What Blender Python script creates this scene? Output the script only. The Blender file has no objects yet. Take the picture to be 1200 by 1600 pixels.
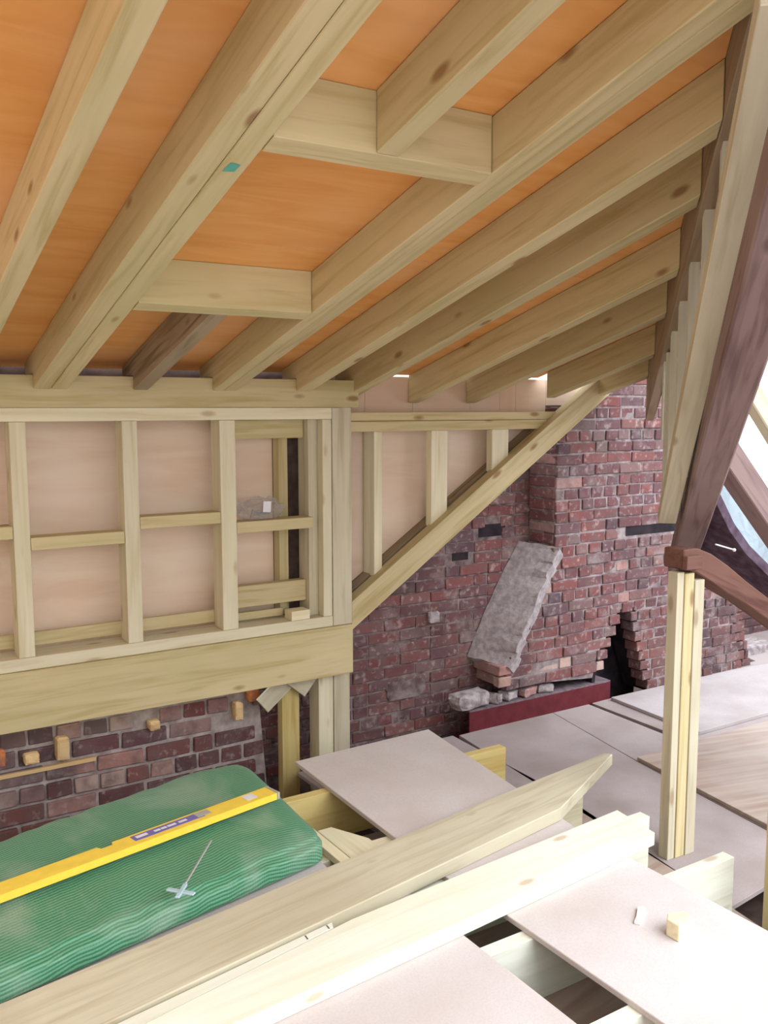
import bpy, bmesh, math, random
from mathutils import Vector, Matrix, noise
random.seed(7)
S = bpy.context.scene
C = S.collection

# ---------------------------------------------------------------- camera
cam_d = bpy.data.cameras.new('camera')
cam = bpy.data.objects.new('camera', cam_d); C.objects.link(cam); S.camera = cam
cam_d.sensor_fit = 'HORIZONTAL'; cam_d.sensor_width = 36.0
cam_d.lens = 36.0 * 1440 / 1200
cam_d.clip_start = 0.02
HX = math.radians(32.4); PT = math.atan(165 / 1440)
fwd = Vector((math.sin(HX) * math.cos(PT), math.cos(HX) * math.cos(PT), -math.sin(PT)))
cam.location = (0, 0, 1.72)
cam.rotation_euler = fwd.to_track_quat('-Z', 'Y').to_euler()

# ---------------------------------------------------------------- light
W = bpy.data.worlds.new('sky'); S.world = W; W.use_nodes = True
bg = W.node_tree.nodes['Background']
bg.inputs[0].default_value = (0.93, 0.96, 1.0, 1)
bg.inputs[1].default_value = 1.9
S.view_settings.view_transform = 'Standard'; S.view_settings.look = 'None'
S.view_settings.gamma = 1.0; S.view_settings.use_curve_mapping = False
S.view_settings.exposure = 0.63
sun_d = bpy.data.lights.new('sun', 'SUN'); sun_d.energy = 1.8; sun_d.angle = math.radians(50)
sun_d.color = (0.95, 0.97, 1.0)
sun = bpy.data.objects.new('sun', sun_d); C.objects.link(sun)
sun.rotation_euler = Vector((-0.22, 0.66, -0.72)).to_track_quat('-Z', 'Y').to_euler()

# ---------------------------------------------------------------- materials
def nmat(name, rough=0.8):
    m = bpy.data.materials.new(name); m.use_nodes = True
    nt = m.node_tree; b = nt.nodes['Principled BSDF']; b.inputs['Roughness'].default_value = rough
    b.inputs['Specular IOR Level'].default_value = 0.25
    return m, nt, b
def N(nt, t, **k):
    n = nt.nodes.new(t)
    for a, v in k.items():
        if a in n.inputs: n.inputs[a].default_value = v
        else: setattr(n, a, v)
    return n
def ramp(nt, fac, stops):
    r = nt.nodes.new('ShaderNodeValToRGB'); e = r.color_ramp.elements
    e[0].position, e[0].color = stops[0][0], (*stops[0][1], 1)
    e[1].position, e[1].color = stops[-1][0], (*stops[-1][1], 1)
    for p, c in stops[1:-1]:
        x = e.new(p); x.color = (*c, 1)
    nt.links.new(fac, r.inputs[0]); return r.outputs[0]
def coords(nt, scale, rnd=13.0):
    tc = nt.nodes.new('ShaderNodeTexCoord'); oi = nt.nodes.new('ShaderNodeObjectInfo')
    mul = N(nt, 'ShaderNodeMath', operation='MULTIPLY'); nt.links.new(oi.outputs['Random'], mul.inputs[0]); mul.inputs[1].default_value = rnd
    ad = N(nt, 'ShaderNodeVectorMath', operation='ADD')
    nt.links.new(tc.outputs['Object'], ad.inputs[0]); nt.links.new(mul.outputs[0], ad.inputs[1])
    mp = nt.nodes.new('ShaderNodeMapping'); mp.inputs['Scale'].default_value = scale
    nt.links.new(ad.outputs[0], mp.inputs[0])
    return mp.outputs[0], ad.outputs[0], oi
def mix(nt, fac, a, b, mode='MIX'):
    m = N(nt, 'ShaderNodeMix', data_type='RGBA', blend_type=mode)
    if isinstance(fac, (int, float)): m.inputs[0].default_value = fac
    else: nt.links.new(fac, m.inputs[0])
    for s, i in ((a, 6), (b, 7)):
        if isinstance(s, tuple): m.inputs[i].default_value = (*s, 1)
        else: nt.links.new(s, m.inputs[i])
    return m.outputs[2]
def bump(nt, b, h, strength=0.3, dist=0.003):
    u = N(nt, 'ShaderNodeBump'); u.inputs['Strength'].default_value = strength; u.inputs['Distance'].default_value = dist
    nt.links.new(h, u.inputs['Height']); nt.links.new(u.outputs[0], b.inputs['Normal'])

def wood(name, light, dark, knot, knots=0.5, rough=0.75, stain=None):
    m, nt, b = nmat(name, rough)
    v, raw, oi = coords(nt, (1.6, 26, 26))
    n1 = N(nt, 'ShaderNodeTexNoise', Scale=1.3, Detail=5, Distortion=0.7); nt.links.new(v, n1.inputs['Vector'])
    col = ramp(nt, n1.outputs[0], [(0.3, dark), (0.5, light), (0.72, tuple(min(1, c * 1.08) for c in light))])
    n2 = N(nt, 'ShaderNodeTexNoise', Scale=2.2, Detail=3); nt.links.new(raw, n2.inputs['Vector'])
    col = mix(nt, ramp(nt, n2.outputs[0], [(0.42, (0, 0, 0)), (0.7, (0.55, 0.55, 0.55))]), col, stain or dark)
    mk = N(nt, 'ShaderNodeMapping'); mk.inputs['Scale'].default_value = (3.4, 9, 9); nt.links.new(raw, mk.inputs[0])
    vo = N(nt, 'ShaderNodeTexVoronoi', Scale=1.0); nt.links.new(mk.outputs[0], vo.inputs['Vector'])
    kf = ramp(nt, vo.outputs['Distance'], [(0.07, (knots, knots, knots)), (0.15, (0, 0, 0))])
    col = mix(nt, kf, col, knot)
    hs = N(nt, 'ShaderNodeHueSaturation'); nt.links.new(col, hs.inputs['Color'])
    mr = N(nt, 'ShaderNodeMapRange'); nt.links.new(oi.outputs['Random'], mr.inputs[0]); mr.inputs[3].default_value = 0.9; mr.inputs[4].default_value = 1.08
    nt.links.new(mr.outputs[0], hs.inputs['Value'])
    nt.links.new(hs.outputs[0], b.inputs['Base Color'])
    bump(nt, b, n1.outputs[0], 0.25, 0.002)
    return m
M = {}
M['pine'] = wood('treated_pine', (0.60, 0.51, 0.30), (0.47, 0.38, 0.18), (0.24, 0.11, 0.04), 0.75, stain=(0.50, 0.46, 0.24))
M['pine_pale'] = wood('pale_pine', (0.72, 0.67, 0.50), (0.62, 0.55, 0.36), (0.38, 0.24, 0.13), 0.6, stain=(0.64, 0.62, 0.42))
M['pine_grey'] = wood('weathered_pine', (0.56, 0.52, 0.39), (0.45, 0.40, 0.28), (0.26, 0.16, 0.09), 0.6)
M['pine_lit'] = wood('lit_new_pine', (0.74, 0.755, 0.66), (0.67, 0.665, 0.55), (0.45, 0.30, 0.18), 0.6, stain=(0.72, 0.72, 0.55))  # pine with daylight put into its colour, for skylit studs and near timbers
M['pine_yellow'] = wood('yellow_cut_pine', (0.60, 0.49, 0.21), (0.50, 0.36, 0.12), (0.35, 0.2, 0.08), 0.4)
M['cut'] = wood('fresh_cut_wood', (0.72, 0.52, 0.28), (0.58, 0.36, 0.16), (0.4, 0.2, 0.1), 0.3)
M['cream'] = wood('cream_softwood', (0.80, 0.74, 0.52), (0.72, 0.63, 0.40), (0.5, 0.35, 0.2), 0.2)
M['old'] = wood('aged_purple_brown_timber', (0.27, 0.185, 0.18), (0.15, 0.09, 0.09), (0.07, 0.04, 0.04), 0.6, stain=(0.34, 0.26, 0.25))
M['oldred'] = wood('reddish_aged_timber', (0.19, 0.095, 0.072), (0.115, 0.05, 0.042), (0.07, 0.03, 0.02), 0.4)
M['oldgrey'] = wood('dirty_grey_brown_timber', (0.36, 0.29, 0.2), (0.2, 0.14, 0.08), (0.1, 0.06, 0.03), 0.7)
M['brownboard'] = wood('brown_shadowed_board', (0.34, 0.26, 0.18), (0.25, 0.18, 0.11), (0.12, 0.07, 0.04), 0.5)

def sheet(name, light, dark, alt, sx=2.0, sy=14.0, rough=0.7, contrast=(0.35, 0.65)):
    m, nt, b = nmat(name, rough)
    v, raw, oi = coords(nt, (sx, sy, sy))
    n1 = N(nt, 'ShaderNodeTexNoise', Scale=1.0, Detail=6, Distortion=1.2); nt.links.new(v, n1.inputs['Vector'])
    col = ramp(nt, n1.outputs[0], [(contrast[0], dark), (contrast[1], light)])
    n2 = N(nt, 'ShaderNodeTexNoise', Scale=1.7, Detail=4); nt.links.new(raw, n2.inputs['Vector'])
    col = mix(nt, ramp(nt, n2.outputs[0], [(0.45, (0, 0, 0)), (0.72, (0.8, 0.8, 0.8))]), col, alt)
    nt.links.new(col, b.inputs['Base Color']); bump(nt, b, n1.outputs[0], 0.15, 0.001)
    return m
M['ply_orange'] = sheet('orange_plywood', (0.84, 0.43, 0.15), (0.76, 0.35, 0.10), (0.84, 0.48, 0.25), 2.0, 11.0)
M['ply_pink'] = sheet('pale_pink_plywood', (0.80, 0.655, 0.52), (0.74, 0.56, 0.43), (0.78, 0.68, 0.60), 1.5, 10.0)
M['ply_floor'] = sheet('dusty_streaked_plywood', (0.40, 0.32, 0.27), (0.29, 0.21, 0.17), (0.40, 0.36, 0.34), 1.2, 16.0)
def chip(name, base, alt):
    m, nt, b = nmat(name, 0.85)
    v, raw, oi = coords(nt, (1, 1, 1))
    n1 = N(nt, 'ShaderNodeTexNoise', Scale=3.0, Detail=5); nt.links.new(raw, n1.inputs['Vector'])
    n2 = N(nt, 'ShaderNodeTexNoise', Scale=160.0, Detail=2); nt.links.new(raw, n2.inputs['Vector'])
    col = ramp(nt, n1.outputs[0], [(0.35, alt), (0.62, base)])
    col = mix(nt, ramp(nt, n2.outputs[0], [(0.4, (0, 0, 0)), (0.7, (0.3, 0.3, 0.3))]), col, tuple(c * 0.8 for c in alt))
    nt.links.new(col, b.inputs['Base Color']); bump(nt, b, n2.outputs[0], 0.1, 0.001)
    return m
M['chip_light'] = chip('pale_chipboard', (0.60, 0.56, 0.56), (0.54, 0.485, 0.465))
M['chip_floor'] = chip('dusty_mauve_chipboard', (0.36, 0.31, 0.31), (0.28, 0.235, 0.225))
M['chip_raised'] = chip('grey_dusty_sheet', (0.44, 0.41, 0.42), (0.36, 0.32, 0.32))

def brickmat(name, cols, spread=1.0):
    m, nt, b = nmat(name, 0.9)
    v, raw, oi = coords(nt, (1, 1, 1), 40)
    col = ramp(nt, oi.outputs['Random'], cols)
    n1 = N(nt, 'ShaderNodeTexNoise', Scale=14.0, Detail=5); nt.links.new(raw, n1.inputs['Vector'])
    col = mix(nt, ramp(nt, n1.outputs[0], [(0.45, (0, 0, 0)), (0.7, (0.75, 0.75, 0.75))]), col, (0.15, 0.10, 0.10))
    n2 = N(nt, 'ShaderNodeTexNoise', Scale=30.0, Detail=3); nt.links.new(raw, n2.inputs['Vector'])
    col = mix(nt, ramp(nt, n2.outputs[0], [(0.56, (0, 0, 0)), (0.72, (0.55, 0.55, 0.55))]), col, (0.42, 0.34, 0.32))
    ge = nt.nodes.new('ShaderNodeNewGeometry')
    n3 = N(nt, 'ShaderNodeTexNoise', Scale=2.6, Detail=6, Distortion=0.6); nt.links.new(ge.outputs['Position'], n3.inputs['Vector'])
    col = mix(nt, ramp(nt, n3.outputs[0], [(0.52, (0, 0, 0)), (0.68, (0.65, 0.65, 0.65))]), col, (0.07, 0.05, 0.06))
    n4 = N(nt, 'ShaderNodeTexNoise', Scale=4.2, Detail=7); n4.inputs['Roughness'].default_value = .7
    ad = N(nt, 'ShaderNodeVectorMath', operation='ADD'); nt.links.new(ge.outputs['Position'], ad.inputs[0]); ad.inputs[1].default_value = (7, 3, 5); nt.links.new(ad.outputs[0], n4.inputs['Vector'])
    col = mix(nt, ramp(nt, n4.outputs[0], [(0.54, (0, 0, 0)), (0.66, (0.5 * spread, 0.5 * spread, 0.5 * spread))]), col, (0.30, 0.26, 0.26))
    nt.links.new(col, b.inputs['Base Color']); bump(nt, b, n1.outputs[0], 0.8, 0.008)
    return m
RED = [(0, (0.15, 0.052, 0.052)), (0.2, (0.19, 0.072, 0.07)), (0.4, (0.115, 0.06, 0.07)), (0.55, (0.17, 0.062, 0.06)), (0.7, (0.09, 0.058, 0.072)), (0.85, (0.20, 0.09, 0.085)), (1, (0.155, 0.11, 0.11))]
M['brick'] = brickmat('purple_red_brick', RED)
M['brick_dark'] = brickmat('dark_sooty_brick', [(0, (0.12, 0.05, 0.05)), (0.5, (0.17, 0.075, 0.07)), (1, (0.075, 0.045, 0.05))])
M['brick_pale'] = brickmat('dusty_mauve_brick', spread=1.6, cols=[(0, (0.36, 0.19, 0.17)), (0.35, (0.30, 0.19, 0.18)), (0.6, (0.42, 0.31, 0.27)), (0.8, (0.26, 0.14, 0.14)), (1, (0.44, 0.28, 0.23))])
M['brick_orange'] = brickmat('broken_orange_brick', [(0, (0.55, 0.16, 0.05)), (1, (0.62, 0.24, 0.09))])
def rough_mat(name, a, c, sc=18, bs=0.8, bd=0.01, rough=0.95):
    m, nt, b = nmat(name, rough)
    v, raw, oi = coords(nt, (1, 1, 1))
    n1 = N(nt, 'ShaderNodeTexNoise', Scale=sc, Detail=6); nt.links.new(raw, n1.inputs['Vector'])
    nt.links.new(ramp(nt, n1.outputs[0], [(0.35, a), (0.65, c)]), b.inputs['Base Color'])
    bump(nt, b, n1.outputs[0], bs, bd); return m
M['mortar'] = rough_mat('lime_mortar', (0.10, 0.07, 0.07), (0.25, 0.20, 0.195))
M['mortar_pale'] = rough_mat('pale_lime_mortar', (0.26, 0.21, 0.20), (0.46, 0.40, 0.38))
M['mortar_lime'] = rough_mat('whitish_lime_mortar', (0.15, 0.115, 0.12), (0.32, 0.275, 0.28))
M['render'] = rough_mat('grey_cement_render', (0.26, 0.23, 0.24), (0.40, 0.36, 0.37), 32, 0.7, 0.008)
M['stone'] = rough_mat('dusty_grey_stone', (0.20, 0.17, 0.18), (0.40, 0.36, 0.36), 26)
M['soot_shade'] = rough_mat('black_soot_and_shade', (0.012, 0.01, 0.014), (0.035, 0.025, 0.03), 10)  # soot in the fireplace, and painted shade in the brick recesses
M['dirt_shade'] = rough_mat('dark_dirt_and_shade', (0.07, 0.045, 0.04), (0.12, 0.08, 0.065), 14)  # earth and subfloor, and painted darkness on gap backing and eaves board
M['lining'] = rough_mat('dark_purple_roof_lining', (0.075, 0.045, 0.07), (0.14, 0.10, 0.14), 22)
M['steel'] = rough_mat('red_oxide_steel', (0.085, 0.010, 0.016), (0.115, 0.016, 0.022), 20, 0.1, 0.001, 0.55)
M['steel_dust'] = rough_mat('dusty_steel_flange', (0.10, 0.08, 0.10), (0.20, 0.15, 0.16), 30, 0.2, 0.002)
M['white'] = rough_mat('white_offcut', (0.78, 0.76, 0.72), (0.85, 0.83, 0.8), 8, 0.05, 0.001, 0.7)
M['felt'] = rough_mat('black_roofing_felt', (0.02, 0.015, 0.018), (0.04, 0.03, 0.03), 10, 0.2, 0.002)
def plain(name, c, rough=0.5, **k):
    m, nt, b = nmat(name, rough)
    v, raw, oi = coords(nt, (1, 1, 1))
    n1 = N(nt, 'ShaderNodeTexNoise', Scale=30, Detail=3); nt.links.new(raw, n1.inputs['Vector'])
    nt.links.new(ramp(nt, n1.outputs[0], [(0.3, tuple(x * 0.9 for x in c)), (0.7, c)]), b.inputs['Base Color'])
    for a, x in k.items(): b.inputs[a].default_value = x
    return m
M['yellow'] = plain('yellow_enamel', (0.90, 0.66, 0.08), 0.35)
M['purple'] = plain('purple_blue_label', (0.17, 0.15, 0.45), 0.5)
M['label'] = plain('white_label', (0.75, 0.75, 0.78), 0.5)
M['vial'] = plain('grey_plastic_window', (0.42, 0.42, 0.40), 0.3)
M['metal'] = plain('dull_zinc', (0.5, 0.5, 0.52), 0.45, Metallic=0.7)
M['teal'] = plain('teal_ink', (0.12, 0.45, 0.36), 0.8)
M['pencil'] = plain('dark_pencil_mark', (0.12, 0.11, 0.10), 0.9)
M['clearblue'] = plain('pale_blue_plastic', (0.55, 0.75, 0.85), 0.25)
M['clearblue'].node_tree.nodes['Principled BSDF'].inputs['Transmission Weight'].default_value = 0.25
M['tarp'] = plain('translucent_pale_blue_sheeting', (0.62, 0.76, 0.84), 0.5)
M['tarp'].node_tree.nodes['Principled BSDF'].inputs['Transmission Weight'].default_value = 0.55
M['bag'] = plain('clear_plastic_bag', (0.55, 0.55, 0.58), 0.25)
M['bag'].node_tree.nodes['Principled BSDF'].inputs['Transmission Weight'].default_value = 0.5
M['bag'].node_tree.nodes['Principled BSDF'].inputs['Alpha'].default_value = 0.35
# woven green sheeting
def green():
    m, nt, b = nmat('green_woven_sheeting', 0.55)
    tc = nt.nodes.new('ShaderNodeTexCoord'); uv = tc.outputs['UV']
    w = N(nt, 'ShaderNodeTexWave', wave_type='BANDS', bands_direction='Y'); w.inputs['Scale'].default_value = 1.0
    mp = N(nt, 'ShaderNodeMapping'); mp.inputs['Scale'].default_value = (22, 22, 22); nt.links.new(uv, mp.inputs[0]); nt.links.new(mp.outputs[0], w.inputs['Vector'])
    w.inputs['Distortion'].default_value = 1.2; w.inputs['Detail'].default_value = 2
    w2 = N(nt, 'ShaderNodeTexWave', wave_type='BANDS', bands_direction='X'); w2.inputs['Scale'].default_value = 1.6; nt.links.new(mp.outputs[0], w2.inputs['Vector'])
    col = ramp(nt, w.outputs[1], [(0.15, (0.035, 0.15, 0.075)), (0.75, (0.11, 0.32, 0.19))])
    n = N(nt, 'ShaderNodeTexNoise', Scale=4.0, Detail=7, Distortion=0.5); nt.links.new(tc.outputs['Object'], n.inputs['Vector'])
    col = mix(nt, ramp(nt, n.outputs[0], [(0.5, (0, 0, 0)), (0.75, (0.6, 0.6, 0.6))]), col, (0.33, 0.40, 0.33))
    nt.links.new(col, b.inputs['Base Color'])
    ad = N(nt, 'ShaderNodeMath', operation='ADD'); nt.links.new(w.outputs[1], ad.inputs[0]); nt.links.new(w2.outputs[1], ad.inputs[1])
    bump(nt, b, ad.outputs[0], 0.28, 0.002)
    b.inputs['Sheen Weight'].default_value = 0.08; b.inputs['Specular IOR Level'].default_value = 0.5; b.inputs['Roughness'].default_value = 0.45
    return m
M['green'] = green()

# ---------------------------------------------------------------- helpers
def tag(o, label=None, cat=None, group=None, kind=None):
    if label: o['label'] = label
    if cat: o['category'] = cat
    if group: o['group'] = group
    if kind: o['kind'] = kind
    return o
def empty(name, loc, **k):
    o = bpy.data.objects.new(name, None); o.location = loc; o.empty_display_size = 0.1
    C.objects.link(o); return tag(o, **k)
def frame(origin, xdir, up=(0, 0, 1)):
    x = Vector(xdir).normalized(); u = Vector(up)
    if abs(x.dot(u)) > 0.99: u = Vector((0, 1, 0))
    y = u.cross(x).normalized(); z = x.cross(y)
    m = Matrix((x, y, z)).transposed().to_4x4(); m.translation = Vector(origin); return m
def link(name, me, fr, mat, parent=None):
    o = bpy.data.objects.new(name, me); C.objects.link(o)
    if mat: me.materials.append(M[mat])
    if parent is not None:
        o.parent = parent
        o.matrix_basis = parent_world(parent).inverted() @ fr
    else: o.matrix_world = fr
    WM[o.name] = fr.copy()
    return o
WM = {}
def parent_world(p):
    if p.name in WM: return WM[p.name]
    return Matrix.Translation(p.location)
def bevel(bm, w):
    if w > 0: bmesh.ops.bevel(bm, geom=bm.edges[:], offset=w, segments=1, affect='EDGES')
def mesh_world(name, verts, faces, fr, mat, parent=None, bev=0.0015):
    """verts given in world space, stored in the frame's local space"""
    inv = fr.inverted(); bm = bmesh.new()
    vs = [bm.verts.new(inv @ Vector(v)) for v in verts]
    for f in faces: bm.faces.new([vs[i] for i in f])
    bmesh.ops.recalc_face_normals(bm, faces=bm.faces)
    bevel(bm, bev)
    me = bpy.data.meshes.new(name); bm.to_mesh(me); bm.free()
    return link(name, me, fr, mat, parent)
def loft(name, a, b, fr, mat, parent=None, bev=0.0015):
    n = len(a)
    faces = [tuple(range(n)), tuple(range(2 * n - 1, n - 1, -1))] + [(i, (i + 1) % n, (i + 1) % n + n, i + n) for i in range(n)]
    return mesh_world(name, list(a) + list(b), faces, fr, mat, parent, bev)
def box(name, lo, hi, mat, parent=None, long=None, bev=0.0015):
    lo, hi = Vector(lo), Vector(hi); d = hi - lo
    ax = long if long is not None else max(range(3), key=lambda i: d[i])
    xd = [(1, 0, 0), (0, 1, 0), (0, 0, 1)][ax]
    fr = frame((lo + hi) / 2, xd)
    a = [(lo.x, lo.y, lo.z), (hi.x, lo.y, lo.z), (hi.x, hi.y, lo.z), (lo.x, hi.y, lo.z)]
    b = [(p[0], p[1], hi.z) for p in a]
    return loft(name, a, b, fr, mat, parent, bev)
def bar(name, p0, p1, w, h, mat, parent=None, up=(0, 0, 1), bev=0.002, cut0=0.0, cut1=0.0):
    """timber from p0 to p1 (axis), w sideways, h upward"""
    p0, p1 = Vector(p0), Vector(p1); fr = frame((p0 + p1) / 2, p1 - p0, up)
    L = (p1 - p0).length / 2; vs = []
    for sx, c in ((-1, cut0), (1, cut1)):
        for sy, sz in ((-1, -1), (1, -1), (1, 1), (-1, 1)):
            vs.append(fr @ Vector((sx * L + sz * c, sy * w / 2, sz * h / 2)))
    return loft(name, vs[:4], vs[4:], fr, mat, parent, bev)
def slab(name, poly, z0, z1, mat, parent=None, bev=0.0015, ang=0.0):
    a = [(x, y, z0) for x, y in poly]; b = [(x, y, z1) for x, y in poly]
    cx = sum(p[0] for p in poly) / len(poly); cy = sum(p[1] for p in poly) / len(poly)
    return loft(name, a, b, frame((cx, cy, (z0 + z1) / 2), (math.cos(ang), math.sin(ang), 0)), mat, parent, bev)
def rough_chunk(name, c, size, mat, parent=None, seed=0, rot=0.0, detail=0.3):
    bm = bmesh.new(); bmesh.ops.create_cube(bm, size=1.0)
    bmesh.ops.subdivide_edges(bm, edges=bm.edges[:], cuts=3, use_grid_fill=True)
    for v in bm.verts:
        n = noise.noise_vector(v.co * 2.3 + Vector((seed * 3.1, seed, 0)))
        v.co = v.co * (1 - 0.12 * (v.co.length > 0.7)) + n * detail * 0.35
        v.co = Vector((v.co.x * size[0], v.co.y * size[1], v.co.z * size[2]))
    zm = min(v.co.z for v in bm.verts)
    for v in bm.verts: v.co.z -= zm
    me = bpy.data.meshes.new(name); bm.to_mesh(me); bm.free()
    fr = Matrix.Translation(Vector(c)) @ Matrix.Rotation(rot, 4, 'Z')
    return link(name, me, fr, mat, parent)

# ================================================================ STRUCTURE
# ---- floor: lower deck of sheets
floor = empty('floor', (3, 2.5, 0), kind='structure')
box('subfloor', (-1.2, -1.5, -0.22), (7.5, 5.2, -0.14), 'dirt_shade', floor)
def fs(poly, z0, z1, mat, name='floor_sheet', ang=0.17): return slab(name, poly, z0, z1, mat, floor, ang=ang)
fs([(-1.2, -1.5), (1.55, -1.5), (1.62, 1.45), (1.72, 3.05), (-1.2, 3.05)], -0.018, 0, 'chip_floor')
fs([(1.56, -1.5), (2.50, -1.5), (2.60, 1.72), (2.80, 3.02), (1.73, 3.04), (1.66, 1.45)], -0.018, 0, 'ply_floor')
fs([(1.90, 3.05), (2.79, 3.04), (2.815, 3.76), (1.90, 3.76)], -0.018, 0, 'chip_floor')
fs([(2.63, 1.90), (3.21, 1.96), (3.36, 2.99), (3.515, 3.78), (2.845, 3.745)], -0.018, 0, 'chip_floor')
fs([(3.365, 2.99), (3.76, 2.93), (3.79, 3.80), (3.52, 3.79)], -0.018, 0, 'chip_floor')
fs([(2.62, -1.5), (6.5, -1.5), (6.5, 1.78), (2.72, 1.80)], -0.018, 0, 'chip_floor')
fs([(2.78, 1.815), (6.5, 1.80), (6.5, 2.92), (3.365, 2.98), (3.22, 1.95)], -0.018, -0.001, 'chip_floor')
fs([(3.23, 2.0), (4.6, 1.83), (4.85, 2.98), (3.37, 3.0)], 0.0, 0.018, 'ply_floor', 'plywood_sheet', 2.9)
fs([(4.62, 1.83), (6.0, 1.7), (6.2, 2.96), (4.87, 2.98)], 0.0, 0.018, 'ply_floor', 'plywood_sheet', 2.9)
fs([(3.80, 3.01), (7.4, 3.01), (7.4, 4.6), (5.6, 4.6), (5.4, 3.8), (3.81, 3.745)], -0.018, 0.004, 'chip_floor')
fs([(3.90, 3.06), (5.9, 3.05), (5.9, 3.58), (5.15, 3.70), (3.94, 3.72)], 0.005, 0.024, 'chip_raised', 'raised_sheet')

# unseen enclosure added to cut stray sky light: left wall, low parapet behind the camera, eaves on the right, ground outside
bx_ = box('added_wall_side', (-1.25, -3.0, -0.22), (-1.20, 4.2, 3.0), 'ply_pink'); bx_['kind'] = 'structure'; bx_.name = 'added_wall_end'
bx_ = box('added_wall_front', (-1.2, -3.05, -0.22), (6.5, -3.0, 1.3), 'ply_pink'); bx_['kind'] = 'structure'
bx_ = box('added_eaves_1', (6.5, -3.0, -0.22), (6.55, 5.0, 0.75), 'old'); bx_['kind'] = 'structure'
gr_ = box('ground', (-40, -40, -6.2), (40, 40, -6.0), 'dirt_shade'); gr_['kind'] = 'structure'
box('floor_sheet', (-1.2, -3.0, -0.018), (6.5, -1.502, 0), 'chip_floor', floor)

# ---- roof geometry
T = math.tan(math.radians(15.3))
def zb(y): return 1.785 + T * (3.66 - y)      # underside of rafters
RD = 0.137                                    # plumb depth of rafters
def zt(y): return zb(y) + RD
CC = 0.40                                     # rafters end on the line y = x - CC
ceil = empty('ceiling', (1, 2.5, 2.3), kind='structure')
def ply(poly, name='plywood_sheet'):
    a = [(x, y, zt(y) + 0.001) for x, y in poly]; b = [(x, y, zt(y) + 0.019) for x, y in poly]
    loft(name, a, b, frame(a[0], (1, 0, 0)), 'ply_orange', ceil, 0.0)
seams = [-0.6, 0.52, 1.71, 2.61, 3.43]
for i in range(3):
    x0, x1 = seams[i] + 0.002, seams[i + 1] - 0.002
    ply([(x0, max(-0.9, x0 - CC)), (x1, max(-0.9, x1 - CC)), (x1, 2.62), (x0, 2.62)])
    ply([(x0, 2.624), (x1, 2.624), (x1, 3.84), (x0, 3.84)])
ply([(2.612, 2.61 - CC), (3.43, 3.43 - CC), (3.43, 3.84), (2.612, 3.84)])
ply([(3.432, 3.43 - CC), (3.84, 3.84 - CC), (3.84, 3.74), (3.432, 3.74)])
# black sheet added beyond the hip beam to darken the top right corner
a = [(0.75, 0.25, 2.90), (1.0, 0.52, 2.85), (2.25, 1.70, 2.45), (2.45, .6, 2.40)]
mesh_world('shade_sheet', a + [(p[0], p[1], p[2] + 0.02) for p in a], [(0, 1, 2, 3), (4, 5, 6, 7), (0, 1, 5, 4), (1, 2, 6, 5), (2, 3, 7, 6), (3, 0, 4, 7)], frame(a[0], (1, 0, 0)), 'felt', ceil, 0)

# ---- bricks
BR = []
def brick_mesh(seed, L, Hh, D=0.10):
    r = random.Random(seed); bm = bmesh.new(); bmesh.ops.create_cube(bm, size=1.0)
    for v in bm.verts:
        v.co = Vector((v.co.x * (L + r.uniform(-.006, .004)), v.co.y * D + r.uniform(-.004, .004), v.co.z * (Hh + r.uniform(-.006, .003))))
    bmesh.ops.bevel(bm, geom=bm.edges[:], offset=min(.0035, Hh * .1), segments=1, affect='EDGES')
    me = bpy.data.meshes.new('brick'); bm.to_mesh(me); bm.free(); return me
MESH = {}
def brick(parent, x, yface, z, L, Hh, mat, D=0.10, off=0.0, tilt=0.0, along='x'):
    key = (round(L, 2), round(Hh, 3), D, mat, random.randrange(5))
    if key not in MESH:
        me = brick_mesh(len(MESH) * 37 + 11, key[0], Hh, D); me.materials.append(M[mat]); MESH[key] = me
    o = bpy.data.objects.new('brick', MESH[key]); C.objects.link(o); o.parent = parent
    p = Vector((x, yface + D / 2 - off, z)) if along == 'x' else Vector((x + D / 2 - off, yface, z))
    o.location = p - parent.location
    o.rotation_euler = (random.uniform(-.012, .012), tilt + random.uniform(-.012, .012), random.uniform(-.02, .02) + (0 if along == 'x' else math.pi / 2))
    return o
def field(parent, yface, X0, X1, z0, z1, Lb, course, joint, keep, mats, wob=0.004, D=0.10, spans=None):
    k = 0; z = z0 + course / 2; zi = z
    sp = []
    while zi < z1:
        for a_, b_ in (spans(zi) if spans else [(X0, X1)]): sp.append((zi, a_, b_, k))
        zi += course; k += 1
    for z, x0, x1, k in sp:
        header = random.random() < 0.22
        L = Lb * (0.52 if header else 1.0)
        x = x0 - random.random() * Lb
        if not header: x = x0 - (Lb / 2 if k % 2 else 0)
        while x < x1:
            l = L * (0.5 if (random.random() < 0.12 and not header) else 1.0)
            a, b = max(x, x0), min(x + l - joint, x1)
            if b - a > 0.035:
                xc, w = (a + b) / 2, b - a
                kk = keep(xc, z, w)
                if kk:
                    dz = 0.006 * math.sin(xc * 3.1 + z)
                    brick(parent, xc, yface, z + dz, w, course - joint, kk if isinstance(kk, str) else random.choice(mats), D, off=random.uniform(-wob, wob))
            x += l

def slope_z(x): return 0.674 + (x - 2.148) * (1.744 - 0.674) / (3.737 - 2.148)

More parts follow.
